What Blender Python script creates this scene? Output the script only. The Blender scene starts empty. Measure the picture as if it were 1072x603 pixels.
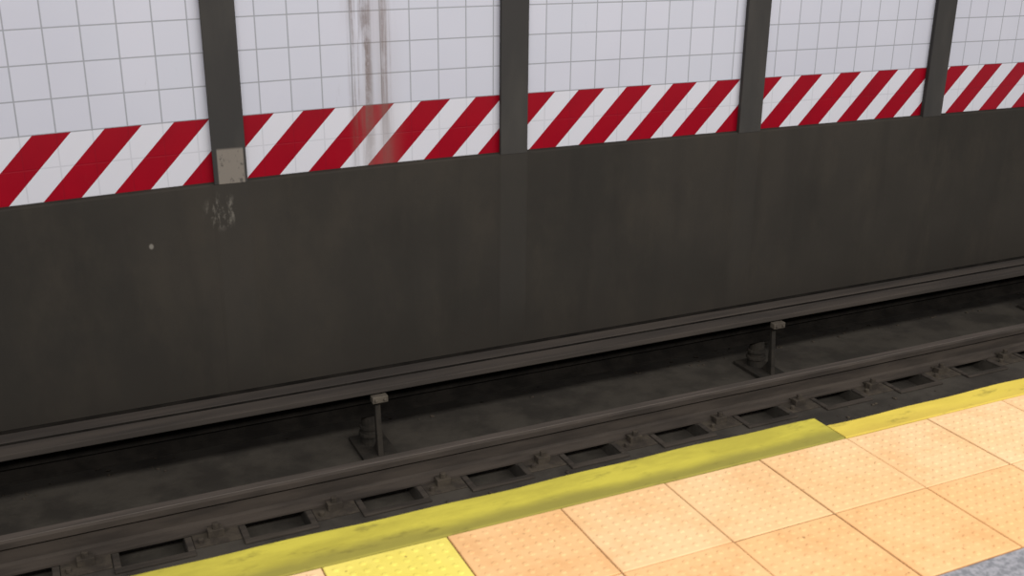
import bpy, bmesh, math, random
from mathutils import Matrix, Vector
random.seed(4)
S = bpy.context.scene
S.view_settings.view_transform = 'Standard'
S.view_settings.look = 'None'

# ------------------------------------------------------------ helpers
def lin(c):
    return tuple(((v/255)/12.92 if v/255 <= .04045 else (((v/255)+.055)/1.055)**2.4) for v in c) + (1,)

class NT:
    def __init__(s, name, rough=.7, spec=.5):
        s.m = bpy.data.materials.new(name); s.m.use_nodes = True
        s.t = s.m.node_tree; s.n = s.t.nodes; s.l = s.t.links
        s.b = s.n['Principled BSDF']
        s.b.inputs['Roughness'].default_value = rough
        s.b.inputs['Specular IOR Level'].default_value = spec
        s.tc = s.n.new('ShaderNodeTexCoord')
        s.sep = s.n.new('ShaderNodeSeparateXYZ'); s.l.new(s.tc.outputs['Object'], s.sep.inputs[0])
        s.X, s.Y, s.Z = s.sep.outputs
    def put(s, sock, v):
        if isinstance(v, bpy.types.NodeSocket): s.l.new(v, sock)
        else: sock.default_value = v
    def math(s, op, a, b=0.0, c=0.0, clamp=False):
        n = s.n.new('ShaderNodeMath'); n.operation = op; n.use_clamp = clamp
        s.put(n.inputs[0], a); s.put(n.inputs[1], b); s.put(n.inputs[2], c)
        return n.outputs[0]
    def noise(s, scale=5, detail=4, stretch=(1,1,1), rough=.5):
        mp = s.n.new('ShaderNodeMapping'); mp.inputs['Scale'].default_value = stretch
        s.l.new(s.tc.outputs['Object'], mp.inputs[0])
        n = s.n.new('ShaderNodeTexNoise'); n.inputs['Scale'].default_value = scale
        n.inputs['Detail'].default_value = detail; n.inputs['Roughness'].default_value = rough
        s.l.new(mp.outputs[0], n.inputs['Vector']); return n.outputs[0]
    def ramp(s, f, lo, hi, a=0.0, b=1.0):
        n = s.n.new('ShaderNodeMapRange'); s.put(n.inputs[0], f)
        n.inputs[1].default_value = lo; n.inputs[2].default_value = hi
        n.inputs[3].default_value = a; n.inputs[4].default_value = b
        n.interpolation_type = 'SMOOTHSTEP'; return n.outputs[0]
    def mix(s, f, a, b):
        n = s.n.new('ShaderNodeMix'); n.data_type = 'RGBA'
        s.put(n.inputs[0], f); s.put(n.inputs[6], a); s.put(n.inputs[7], b); return n.outputs[2]
    def blob(s, cx, cz, rx, rz, use_y=False):
        dx = s.math('DIVIDE', s.math('SUBTRACT', s.X, cx), rx)
        dz = s.math('DIVIDE', s.math('SUBTRACT', s.Y if use_y else s.Z, cz), rz)
        r = s.math('SQRT', s.math('ADD', s.math('MULTIPLY', dx, dx), s.math('MULTIPLY', dz, dz)))
        return s.ramp(r, .4, 1.0, 1.0, 0.0)
    def bump(s, h, strength=.3, dist=.01):
        n = s.n.new('ShaderNodeBump'); n.inputs['Strength'].default_value = strength
        n.inputs['Distance'].default_value = dist
        s.l.new(h, n.inputs['Height']); s.l.new(n.outputs[0], s.b.inputs['Normal'])
    def color(s, c): s.put(s.b.inputs['Base Color'], c)

def simple(name, c1, c2, scale=6, rough=.75, stretch=(1,1,1), bump=.3, lo=.35, hi=.65, metal=0, spec=.2):
    n = NT(name, rough, spec)
    f = n.ramp(n.noise(scale, 6, stretch, .6), lo, hi)
    n.color(n.mix(f, lin(c1), lin(c2)))
    n.b.inputs['Metallic'].default_value = metal
    if bump: n.bump(n.noise(scale*7, 5), bump, .006)
    return n.m

def mesh_obj(name, bm, mat, parent=None, smooth=False, bevel=0):
    bmesh.ops.recalc_face_normals(bm, faces=bm.faces)
    me = bpy.data.meshes.new(name); bm.to_mesh(me); bm.free()
    ob = bpy.data.objects.new(name, me); S.collection.objects.link(ob)
    me.materials.append(mat)
    if smooth:
        for p in me.polygons: p.use_smooth = True
    if bevel:
        b = ob.modifiers.new('bevel', 'BEVEL'); b.width = bevel; b.segments = 2; b.limit_method = 'ANGLE'
    if parent: ob.parent = parent
    return ob

def box(bm, x0, x1, y0, y1, z0, z1):
    vs = [bm.verts.new((x, y, z)) for z in (z0, z1) for x, y in ((x0,y0),(x1,y0),(x1,y1),(x0,y1))]
    for f in ((0,3,2,1),(4,5,6,7),(0,1,5,4),(1,2,6,5),(2,3,7,6),(3,0,4,7)):
        bm.faces.new([vs[i] for i in f])

def extrude_profile(bm, prof, x0, x1, n=1):
    rings = []
    for i in range(n+1):
        x = x0 + (x1-x0)*i/n
        rings.append([bm.verts.new((x, y, z)) for y, z in prof])
    k = len(prof)
    for a, b in zip(rings, rings[1:]):
        for i in range(k):
            bm.faces.new((a[i], a[(i+1) % k], b[(i+1) % k], b[i]))
    bm.faces.new(rings[0]); bm.faces.new(rings[-1])

def cyl(bm, c, r, h, axis='Z', seg=14, r2=None):
    m = Matrix.Translation(c)
    if axis == 'Y': m = m @ Matrix.Rotation(math.pi/2, 4, 'X')
    if axis == 'X': m = m @ Matrix.Rotation(math.pi/2, 4, 'Y')
    bmesh.ops.create_cone(bm, cap_ends=True, segments=seg, radius1=r, radius2=r if r2 is None else r2, depth=h, matrix=m)

def empty(name):
    e = bpy.data.objects.new(name, None); S.collection.objects.link(e); return e

# ------------------------------------------------------------ dimensions (m); platform surface z=0
WY = 5.10            # tiled wall plane
X0, X1 = -2.5, 9.5
BED = -1.20
RAILTOP = -1.05
T = .1525            # wall tile
BB = .179            # bottom of the striped band
def dz(x):           # the wall courses sag slightly towards both ends
    if x < 2.6: return -.045*((2.6-x)/2.7)**2
    return -.014*((x-2.6)/3.4)**2

# ------------------------------------------------------------ materials
STRIPE_OFF = 0.2420
def tile_material():
    n = NT('glazed_wall_tile', .3, .3)
    uv = n.n.new('ShaderNodeUVMap'); uv.uv_map = 'UVMap'
    sp = n.n.new('ShaderNodeSeparateXYZ'); n.l.new(uv.outputs[0], sp.inputs[0])
    U, V = sp.outputs[0], sp.outputs[1]
    def line(c, w):
        f = n.math('FRACT', n.math('DIVIDE', c, T))
        d = n.math('ABSOLUTE', n.math('SUBTRACT', f, .5))
        return n.ramp(d, .5-w/T, .5-w/T*.35, 0, 1)
    gr = n.math('MAXIMUM', line(n.math('ADD', U, 50*T), .0045), line(n.math('ADD', V, 20*T), .0045))
    s = n.math('FRACT', n.math('DIVIDE', n.math('SUBTRACT', n.math('ADD', U, 100*2*T+STRIPE_OFF), n.math('MULTIPLY', V, .97)), 2*T))
    red = n.math('LESS_THAN', s, .53)
    band = n.math('MULTIPLY', n.math('LESS_THAN', V, 2*T), red)
    fl = n.n.new('ShaderNodeCombineXYZ')
    n.l.new(n.math('FLOOR', n.math('DIVIDE', n.math('ADD', U, 50*T), T)), fl.inputs[0])
    n.l.new(n.math('FLOOR', n.math('DIVIDE', n.math('ADD', V, 20*T), T)), fl.inputs[1])
    wn = n.n.new('ShaderNodeTexWhiteNoise'); n.l.new(fl.outputs[0], wn.inputs['Vector'])
    white = n.mix(wn.outputs['Value'], lin((208,209,219)), lin((212,212,222)))
    soft = n.ramp(n.noise(1.3, 3), .35, .7)
    white = n.mix(n.math('MULTIPLY', soft, .35), white, lin((198,198,210)))
    white = n.mix(n.math('LESS_THAN', V, 2*T), white, lin((220,219,226)))
    redc = n.mix(n.noise(5, 3), lin((166,8,32)), lin((140,6,28)))
    c = n.mix(band, white, redc)
    grc = n.mix(band, lin((146,148,152)), lin((120,20,36)))
    gamt = n.mix(n.math('LESS_THAN', V, 2*T-.004), (.8,.8,.8,1), (.22,.22,.22,1))
    c = n.mix(n.math('MULTIPLY', gr, gamt), c, grc)
    # brown seepage stain running down
    st = n.ramp(n.noise(26, 5, (1, 1, .03), .65), .36, .56)
    d1 = n.ramp(n.math('ABSOLUTE', n.math('SUBTRACT', n.X, 1.575)), .03, .08, 1, 0)
    d2 = n.ramp(n.math('ABSOLUTE', n.math('SUBTRACT', n.X, 1.70)), .010, .045, .8, 0)
    win = n.math('MULTIPLY', n.math('MAXIMUM', d1, d2), st)
    win = n.math('MULTIPLY', win, n.ramp(n.Z, .15, .70, .42, 1.0))
    brk = n.ramp(n.noise(18, 6, (1, 1, .5), .75), .36, .56, .55, 1)
    c = n.mix(n.math('MULTIPLY', n.math('MULTIPLY', win, brk), .82), c, lin((108,90,80)))
    halo = n.math('MULTIPLY', n.ramp(n.math('ABSOLUTE', n.math('SUBTRACT', n.X, 1.62)), .05, .2, 1, 0), n.ramp(n.noise(8, 4, (1,1,.15)), .4, .6))
    c = n.mix(n.math('MULTIPLY', halo, .2), c, lin((150,132,124)))
    fine = n.ramp(n.noise(14, 6, (1, 1, .35), .7), .66, .8)
    c = n.mix(n.math('MULTIPLY', fine, .2), c, lin((120,112,110)))
    n.color(c)
    h = n.math('SUBTRACT', 1.0, gr)
    n.bump(h, .2, .002)
    return n.m
M_tile = tile_material()
rat = [-.42, -.12, .177, .4735, .780, 1.068, 1.36, 1.66]

def dark_concrete():
    n = NT('soot_darkened_concrete', 1.0, .05)
    a = n.ramp(n.noise(1.1, 5), .3, .75)
    c = n.mix(a, lin((57,54,50)), lin((65,61,56)))
    b = n.ramp(n.noise(4, 7, (1, 1, .5), .65), .42, .75)
    c = n.mix(n.math('MULTIPLY', b, .4), c, lin((75,69,61)))
    v = n.ramp(n.noise(5, 4, (1, 1, .12)), .5, .75)
    c = n.mix(n.math('MULTIPLY', v, .25), c, lin((46,44,42)))
    # paint tone left over each encased column
    for r, amt in ((.177,.2),(.4735,.4),(.780,.15)):
        q = n.ramp(n.math('ABSOLUTE', n.math('SUBTRACT', n.X, r*5.06)), .070, .088, amt, 0)
        c = n.mix(n.math('MULTIPLY', q, n.ramp(n.Z, -.9, -.6, 0, 1)), c, lin((68,65,61)))
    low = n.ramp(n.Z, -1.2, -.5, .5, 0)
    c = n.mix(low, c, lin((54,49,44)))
    sc = n.ramp(n.noise(26, 6, (1, 1, .4), .7), .46, .60)
    m1 = n.math('MULTIPLY', n.blob(.84, .02, .10, .11), sc)
    c = n.mix(n.math('MULTIPLY', m1, .65), c, lin((136,130,120)))
    m2 = n.blob(.50, -.116, .014, .018)
    c = n.mix(m2, c, lin((130,125,116)))
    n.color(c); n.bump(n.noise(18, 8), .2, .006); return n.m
M_conc = dark_concrete()

def column_mat():
    n = NT('black_painted_steel', .75, .2)
    c = n.mix(n.ramp(n.noise(5, 5, (1,1,.3)), .4, .7), lin((61,59,57)), lin((72,69,65)))
    pm = n.ramp(n.noise(30, 6, (1,1,.7), .7), .36, .46)
    inx = n.ramp(n.math('ABSOLUTE', n.math('SUBTRACT', n.X, .900)), .058, .066, 1, 0)
    inz = n.ramp(n.math('ABSOLUTE', n.math('SUBTRACT', n.Z, .235)), .080, .095, 1, 0)
    m = n.math('MULTIPLY', n.math('MULTIPLY', inx, inz), n.ramp(pm, 0, 1, .35, 1))
    c = n.mix(n.math('MULTIPLY', m, .62), c, lin((158,148,136)))
    n.color(c); n.bump(n.noise(30, 4), .2, .003); return n.m
M_col = column_mat()

M_bed = simple('sooty_trackbed_concrete', (58,54,49), (76,71,64), 4, .95, bump=.5)
M_tie = simple('creosoted_tie_timber', (56,51,46), (74,67,60), 6, .95, (.5,3,1), .4)
M_railm = simple('rusty_rail_steel', (60,54,49), (78,70,63), 7, .8, (.3,2,2), .2)
M_head = simple('worn_rail_head', (86,79,73), (102,93,86), 10, .6, (.2,4,1), .1, metal=.2)
M_plate = simple('tie_plate_iron', (60,54,48), (80,72,62), 14, .9, bump=.4)
M_cover = simple('protection_board_timber', (60,55,51), (75,68,62), 4, .9, (.25,4,4), .2)
M_insul = simple('sooty_insulator', (44,41,37), (58,53,47), 12, .95)
M_clamp = simple('dusty_clamp_block', (80,73,65), (100,92,81), 20, .9)
M_dark = simple('third_rail_steel_and_shade', (22,20,18), (32,29,26), 8, .95, spec=.05)
M_pgray = simple('platform_concrete', (122,123,128), (156,155,160), 60, .9, bump=.5, lo=.4, hi=.6)
M_pface = simple('platform_face_concrete', (58,54,48), (84,78,68), 5, .9)
M_grout = simple('tile_joint_dirt', (112,82,54), (146,110,74), 15, .95)

def paver(name, c1, c2, c3):
    n = NT(name, .7, .2)
    a = n.ramp(n.noise(2.6, 5), .35, .65)
    c = n.mix(a, lin(c1), lin(c2))
    b = n.ramp(n.noise(7, 7, rough=.7), .42, .75)
    c = n.mix(n.math('MULTIPLY', b, .65), c, lin(c3))
    sp = n.ramp(n.noise(36, 3, rough=.6), .69, .75)
    c = n.mix(n.math('MULTIPLY', sp, .7), c, lin((130,90,56)))
    n.color(c); n.bump(n.noise(60, 4), .15, .003); return n.m
M_pv = [paver('peach_tactile_paver', (229,186,134), (233,194,146), (217,167,114)),
        paver('orange_tactile_paver', (227,178,122), (231,185,132), (210,156,102)),
        paver('pale_tactile_paver', (232,191,141), (236,200,154), (219,172,120))]
M_ypv = paver('yellow_tactile_paver', (224,206,94), (231,215,112), (206,187,78))

def edge_mat(name, bright, dirty, inner, amt, ga, yc):
    n = NT(name, .8, .15)
    f = n.ramp(n.noise(4, 7, (.5,2,1), .7), .38, .62)
    c = n.mix(n.math('MULTIPLY', f, amt), lin(bright), lin(dirty))
    g = n.ramp(n.math('ADD', n.Y, n.math('MULTIPLY', n.math('SUBTRACT', n.noise(5, 5, (.6,1,1)), .5), .12)), yc-.025, yc+.02, 1, 0)
    c = n.mix(n.math('MULTIPLY', g, ga), c, lin(inner))
    d = n.ramp(n.noise(20, 7, (.35,1,1), .7), .54, .70)
    c = n.mix(n.math('MULTIPLY', d, .55), c, lin((100,92,44)))
    n.color(c); n.bump(n.noise(25, 6), .3, .004); return n.m
M_e1 = edge_mat('worn_yellow_edge_paint', (192,180,70), (164,153,60), (132,124,60), .75, .8, 2.08)
M_e2 = edge_mat('fresh_yellow_edge_paint', (214,191,80), (190,168,68), (180,152,72), .5, .4, 2.06)

# ------------------------------------------------------------ far wall
CF = WY-.034         # face of lower concrete
bm = bmesh.new(); uvl = bm.loops.layers.uv.new('UVMap')
N = 96; rows = [0, 2*T, 12*T]
grid = [[(x, WY, BB+v+dz(x), x, v) for x in [X0+(X1-X0)*i/N for i in range(N+1)]] for v in rows]
vg = [[bm.verts.new(p[:3]) for p in r] for r in grid]
for j in range(len(rows)-1):
    for i in range(N):
        f = bm.faces.new((vg[j][i], vg[j][i+1], vg[j+1][i+1], vg[j+1][i]))
        for l, (a, b) in zip(f.loops, ((j,i),(j,i+1),(j+1,i+1),(j+1,i))):
            l[uvl].uv = grid[a][b][3:5]
ext = bmesh.ops.extrude_face_region(bm, geom=bm.faces[:])
bmesh.ops.translate(bm, vec=(0, .15, 0), verts=[g for g in ext['geom'] if isinstance(g, bmesh.types.BMVert)])
mesh_obj('wall_back', bm, M_tile)

bm = bmesh.new()
rings = []
for i in range(N+1):
    x = X0+(X1-X0)*i/N; t = BB+dz(x)
    rings.append([bm.verts.new((x, y, z)) for y, z in
        ((CF, BED), (CF, t-.012), (CF+.008, t-.004), (WY-.002, t), (WY+.15, t), (WY+.15, BED))])
for a, b in zip(rings, rings[1:]):
    for i in range(6): bm.faces.new((a[i], a[(i+1)%6], b[(i+1)%6], b[i]))
bm.faces.new(rings[0]); bm.faces.new(rings[-1])
for r in rat:     # concrete encasing of each column, barely proud of the wall
    cx = r*5.06
    t = BB+dz(cx)-.008
    prof = [(cx-.10, CF+.0003), (cx-.079, CF-.003), (cx+.079, CF-.003), (cx+.10, CF+.0003)]
    lo = [bm.verts.new((a, b, BED)) for a, b in prof]; hi = [bm.verts.new((a, b, t)) for a, b in prof]
    for i in range(4): bm.faces.new((lo[i], lo[(i+1)%4], hi[(i+1)%4], hi[i]))
    bm.faces.new(lo); bm.faces.new(hi)
mesh_obj('wall_base', bm, M_conc)

# ------------------------------------------------------------ steel columns (I-sections set in the wall)
for r in rat:
    cx = r*5.06
    bm = bmesh.new()
    w, ft, fy = .079, .012, CF-.003
    zb, zt_ = BB+dz(cx)-.008, 2.0
    prof = [(-w,fy),(w,fy),(w,fy+ft),(.008,fy+ft),(.008,WY-.001),(-.008,WY-.001),(-.008,fy+ft),(-w,fy+ft)]
    lo = [bm.verts.new((cx+a, b, zb)) for a, b in prof]
    hi = [bm.verts.new((cx+a, b, zt_)) for a, b in prof]
    for i in range(8): bm.faces.new((lo[i], lo[(i+1)%8], hi[(i+1)%8], hi[i]))
    bm.faces.new(lo); bm.faces.new(hi)
    box(bm, cx-w+.006, cx+w-.006, fy+ft, WY-.001, zb, zt_)
    mesh_obj('steel_column', bm, M_col, bevel=.003)

# ------------------------------------------------------------ trackbed with recesses between ties
P = .535; first = .283; pw = .27
pits = []
k = math.floor((X0-first)/P)+1
while first+k*P+pw/2 < X1-.1:
    c = first+k*P; pits.append((c-pw/2, c+pw/2)); k += 1
def bed_mesh(bm, ybands, zt=BED, depth=.07):
    def q(*p): bm.faces.new([bm.verts.new(v) for v in p])
    for y0, y1, hp in ybands:
        if not hp:
            q((X0,y0,zt),(X1,y0,zt),(X1,y1,zt),(X0,y1,zt)); continue
        cur = X0
        for a, b in pits:
            q((cur,y0,zt),(a,y0,zt),(a,y1,zt),(cur,y1,zt)); cur = b
            zb = zt-depth
            q((a,y0,zb),(b,y0,zb),(b,y1,zb),(a,y1,zb))
            q((a,y0,zb),(a,y0,zt),(a,y1,zt),(a,y1,zb)); q((b,y0,zb),(b,y0,zt),(b,y1,zt),(b,y1,zb))
            q((a,y0,zb),(a,y0,zt),(b,y0,zt),(b,y0,zb)); q((a,y1,zb),(a,y1,zt),(b,y1,zt),(b,y1,zb))
        q((cur,y0,zt),(X1,y0,zt),(X1,y1,zt),(cur,y1,zt))
    q((X0,ybands[0][0],zt-.25),(X1,ybands[0][0],zt-.25),(X1,ybands[-1][1],zt-.25),(X0,ybands[-1][1],zt-.25))
bm = bmesh.new()
RY = 4.285; NR = RY-1.505
bed_mesh(bm, [(1.9,NR-.19,False),(NR-.19,NR+.19,True),(NR+.19,RY-.19,False),(RY-.19,RY+.10,True),(RY+.10,WY+.15,False)])
floor = mesh_obj('floor', bm, M_bed)

def rail_assembly(name, ry):
    e = empty(name)
    prof = [(-.066,.0),(.066,.0),(.066,.010),(.022,.022),(.009,.032),(.009,.100),(.034,.110),(.034,.136),(.026,.144),(-.026,.144),(-.034,.136),(-.034,.110),(-.009,.100),(-.009,.032),(-.022,.022),(-.066,.010)]
    base = RAILTOP-.144
    bm = bmesh.new(); extrude_profile(bm, [(ry+a, base+b) for a, b in prof], X0+.02, X1-.02)
    mesh_obj('rail_section', bm, M_railm, e)
    bm = bmesh.new(); extrude_profile(bm, [(ry-.024, base+.1435),(ry+.024, base+.1435),(ry+.021, base+.1465),(ry-.021, base+.1465)], X0+.02, X1-.02)
    mesh_obj('running_surface', bm, M_head, e)
    bm = bmesh.new(); bc = bmesh.new()
    cx = [(pits[i][1]+pits[i+1][0])/2 for i in range(len(pits)-1)]
    for c in cx:
        box(bm, c-.10, c+.10, ry-.17, ry+.15, BED, BED+.006)
        for s in (-1, 1):
            yb = ry+s*.098
            box(bc, c-.035, c+.035, min(yb-.02,yb+.02), max(yb-.02,yb+.02), BED+.004, BED+.040)
            yt = ry+s*.066
            box(bc, c-.028, c+.028, min(yt-.016,yb), max(yt+.016,yb), BED+.0165, BED+.030)
            cyl(bc, (c, yb, BED+.052), .016, .028, seg=6)
            cyl(bc, (c+.07*s, ry+s*.135, BED+.014), .013, .024, seg=8)
    mesh_obj('tie_plates', bm, M_plate, e, bevel=.002)
    mesh_obj('rail_clips', bc, M_plate, e, bevel=.003)
rail_assembly('running_rail', RY)
rail_assembly('running_rail.001', NR)

bm = bmesh.new()
for a, b in pits:
    y0 = RY-.19
    box(bm, a-.03, b+.03, y0-.035, y0, BED-.001, BED+.012)
    box(bm, a-.03, a, y0, y0+.115, BED-.001, BED+.012)
    box(bm, b, b+.03, y0, y0+.115, BED-.001, BED+.012)
mesh_obj('tie_recess_curbs', bm, M_tie, floor, bevel=.005)

# ------------------------------------------------------------ third rail with protection board
e = empty('third_rail')
TY = 4.71
bm = bmesh.new()
tp = [(-.05,0),(.05,0),(.05,.012),(.012,.022),(.012,.06),(.036,.07),(.036,.10),(-.036,.10),(-.036,.07),(-.012,.06),(-.012,.022),(-.05,.012)]
CR = -1.01
extrude_profile(bm, [(TY+a, CR+b) for a, b in tp], X0+.02, X1-.02)
cyl(bm, ((X0+X1)/2, 4.742, -.797), .013, X1-X0-.1, 'X', 10)     # dark rod added as the shadow line along the board's back edge
cyl(bm, ((X0+X1)/2, 4.640, -.803), .007, X1-X0-.1, 'X', 8)  # thin dark rod put in as the shade in the plank gap
mesh_obj('contact_rail_and_shade_rods', bm, M_dark, e)
bm = bmesh.new()
a, b = X0+.02, X1-.02
extrude_profile(bm, [(4.548,-.806),(4.546,-.834),(4.560,-.838),(4.566,-.822),(4.628,-.820),(4.630,-.800)], a, b)
extrude_profile(bm, [(4.648,-.796),(4.648,-.816),(4.728,-.812),(4.728,-.792)], a, b)
mesh_obj('protection_board', bm, M_cover, e, bevel=.004)
L = 2.43
bi = bmesh.new(); bp = bmesh.new(); bk = bmesh.new()
for k in range(-1, 4):
    c = 1.43+k*L
    if c < X0+.1 or c > X1-.2: continue
    box(bp, c-.09, c+.09, TY-.19, TY+.10, BED, BED+.022)
    cyl(bi, (c, TY, BED+.10), .05, .17, r2=.042)
    cyl(bi, (c, TY, BED+.075), .060, .02); cyl(bi, (c, TY, BED+.115), .056, .02)
    extrude_profile(bp, [(TY-.17,BED+.015),(TY-.13,BED+.015),(TY-.118,-.93),(TY-.118,-.820),(TY-.140,-.820),(TY-.142,-.93)], c-.014, c+.014)
    extrude_profile(bp, [(TY-.17,BED+.015),(TY-.06,BED+.015),(TY-.14,BED+.12)], c-.008, c+.008)
    box(bk, c-.040, c+.040, 4.522, 4.562, -.878, -.844)
    cyl(bk, (c-.022, 4.519, -.861), .008, .012, 'Y', 6); cyl(bk, (c+.022, 4.519, -.861), .008, .012, 'Y', 6)
mesh_obj('support_brackets', bp, M_insul, e, bevel=.003)
mesh_obj('insulators', bi, M_insul, e, bevel=.004)
mesh_obj('clamp_blocks', bk, M_clamp, e, bevel=.008)

# ------------------------------------------------------------ debris on the trackbed
bm = bmesh.new()
for i in range(300):
    x = random.uniform(-.8, 7.5)
    y = random.choice([random.uniform(3.75, 4.05), random.uniform(4.42, 4.50), random.uniform(4.86, 5.03)])
    s = random.uniform(.004, .012)
    m = Matrix.Translation((x, y, BED+s*.3)) @ Matrix.Rotation(random.uniform(0, 6), 4, 'Z') @ Matrix.Diagonal((s*random.uniform(.8,1.8), s, s*.6, 1))
    bmesh.ops.create_icosphere(bm, subdivisions=1, radius=1, matrix=m)
mesh_obj('gravel_debris', bm, M_plate, floor)

# ------------------------------------------------------------ platform
plat = empty('platform')
bm = bmesh.new()
box(bm, X0, X1, -2.5, 1.425, -.30, 0)
mesh_obj('platform_slab', bm, M_pgray, plat)
bm = bmesh.new()
box(bm, X0, X1, 1.425, 2.03, -.30, -.012)
box(bm, X0, X1, 1.75, 2.02, BED, -.30)
mesh_obj('platform_face', bm, M_pface, plat)
bm = bmesh.new()
box(bm, X0, X1, 1.426, 2.029, -.012, -.0035)
mesh_obj('paver_joint_bed', bm, M_grout, plat)

def board(name, x0, x1, y1, mat, seg):
    bm = bmesh.new()
    prof0 = [(2.031,-.16),(y1-.01,-.16),(y1,-.15),(y1,-.006),(y1-.006,0.001),(2.034,.001),(2.031,-.002)]
    rings = []
    n = max(2, int((x1-x0)/seg))
    for i in range(n+1):
        x = x0+(x1-x0)*i/n
        w = .003*math.sin(x*5.1)+.002*math.sin(x*17)
        rings.append([bm.verts.new((x, y+(w if y > 2.1 else 0), z)) for y, z in prof0])
    for a, b in zip(rings, rings[1:]):
        for i in range(7): bm.faces.new((a[i], a[(i+1)%7], b[(i+1)%7], b[i]))
    bm.faces.new(rings[0]); bm.faces.new(rings[-1])
    mesh_obj(name, bm, mat, plat)
board('edge_board_worn', X0, 2.008, 2.170, M_e1, .06)
board('edge_board_new', 2.012, X1, 2.118, M_e2, .06)

# tactile pavers with low truncated domes
pitch = .3045; g = .0020
groups = {}
for row in range(2):
    y1 = 2.029-row*pitch*.985; y0 = y1-pitch*.985
    i = -10
    while True:
        x0 = .4885+i*pitch; x1 = x0+pitch
        if x1 > X1: break
        if x0 > X0:
            if row == 0 and i == 0: key = 3
            elif row == 1 and i in (3, 4): key = 1
            else: key = random.choice([0,0,2,1] if row == 0 else [0,1,0])
            bm = groups.setdefault(key, bmesh.new())
            h = random.uniform(-.001, .001)
            b_ = .002
            ring0 = [(x0+g,y0+g),(x1-g,y0+g),(x1-g,y1-g),(x0+g,y1-g)]
            ring1 = [(x0+g+b_,y0+g+b_),(x1-g-b_,y0+g+b_),(x1-g-b_,y1-g-b_),(x0+g+b_,y1-g-b_)]
            lo = [bm.verts.new((a,b,-.0035)) for a,b in ring0]; mi = [bm.verts.new((a,b,-.0015+h)) for a,b in ring0]
            hi = [bm.verts.new((a,b,h)) for a,b in ring1]
            for q in range(4):
                bm.faces.new((lo[q],lo[(q+1)%4],mi[(q+1)%4],mi[q])); bm.faces.new((mi[q],mi[(q+1)%4],hi[(q+1)%4],hi[q]))
            bm.faces.new(hi); bm.faces.new(lo)
            if -1 < x0 < 6:
                nn = 9; st = (pitch-.02)/nn
                for a in range(nn):
                    for b in range(nn):
                        cx = x0+.010+(a+.5)*st; cy = y0+.010+(b+.5)*st*.985
                        r0, r1, hh = .0095, .0045, random.uniform(.0014, .0026)
                        v0 = [bm.verts.new((cx+r0*math.cos(t*math.pi/4), cy+r0*math.sin(t*math.pi/4), h-.0002)) for t in range(8)]
                        v1 = [bm.verts.new((cx+r1*math.cos(t*math.pi/4), cy+r1*math.sin(t*math.pi/4), h+hh)) for t in range(8)]
                        for t in range(8): bm.faces.new((v0[t],v0[(t+1)%8],v1[(t+1)%8],v1[t]))
                        bm.faces.new(v1)
        i += 1
for k, bm in groups.items():
    mesh_obj('tactile_pavers_%d' % k, bm, (M_pv+[M_ypv])[k], plat)

# ------------------------------------------------------------ station lighting (overhead fluorescent rows)
def area(name, loc, sx, sy, power, col, target):
    l = bpy.data.lights.new(name, 'AREA'); l.shape = 'RECTANGLE'; l.size = sx; l.size_y = sy
    l.energy = power; l.color = col
    o = bpy.data.objects.new(name, l); S.collection.objects.link(o); o.location = loc
    d = Vector(target)-Vector(loc)
    o.rotation_euler = d.to_track_quat('-Z', 'Y').to_euler()
    return o
area('platform_fluorescent_lamp', (3, -.4, 2.7), 12, .6, 385, (1, .975, .945), (3, 3.5, -.3))
w = bpy.data.worlds.new('station_ambient'); S.world = w; w.use_nodes = True
w.node_tree.nodes['Background'].inputs[0].default_value = (.96, .96, 1, 1)
w.node_tree.nodes['Background'].inputs[1].default_value = .37

# ------------------------------------------------------------ camera
X = Vector((2499, 371, -1110)).normalized()
Z = Vector((30, 3119, 1110)); Z = (Z - X*Z.dot(X)).normalized()
Y = Z.cross(X)
R = Matrix((X, Y, Z))
cam = bpy.data.cameras.new('camera'); co = bpy.data.objects.new('camera', cam); S.collection.objects.link(co)
co.matrix_world = Matrix.Translation((0, 0, 1.4)) @ R.to_4x4()
cam.sensor_width = 36; cam.lens = 1110/1072*36
cam.clip_start = .05
cam.dof.use_dof = True; cam.dof.focus_distance = 10; cam.dof.aperture_fstop = 7
S.camera = co
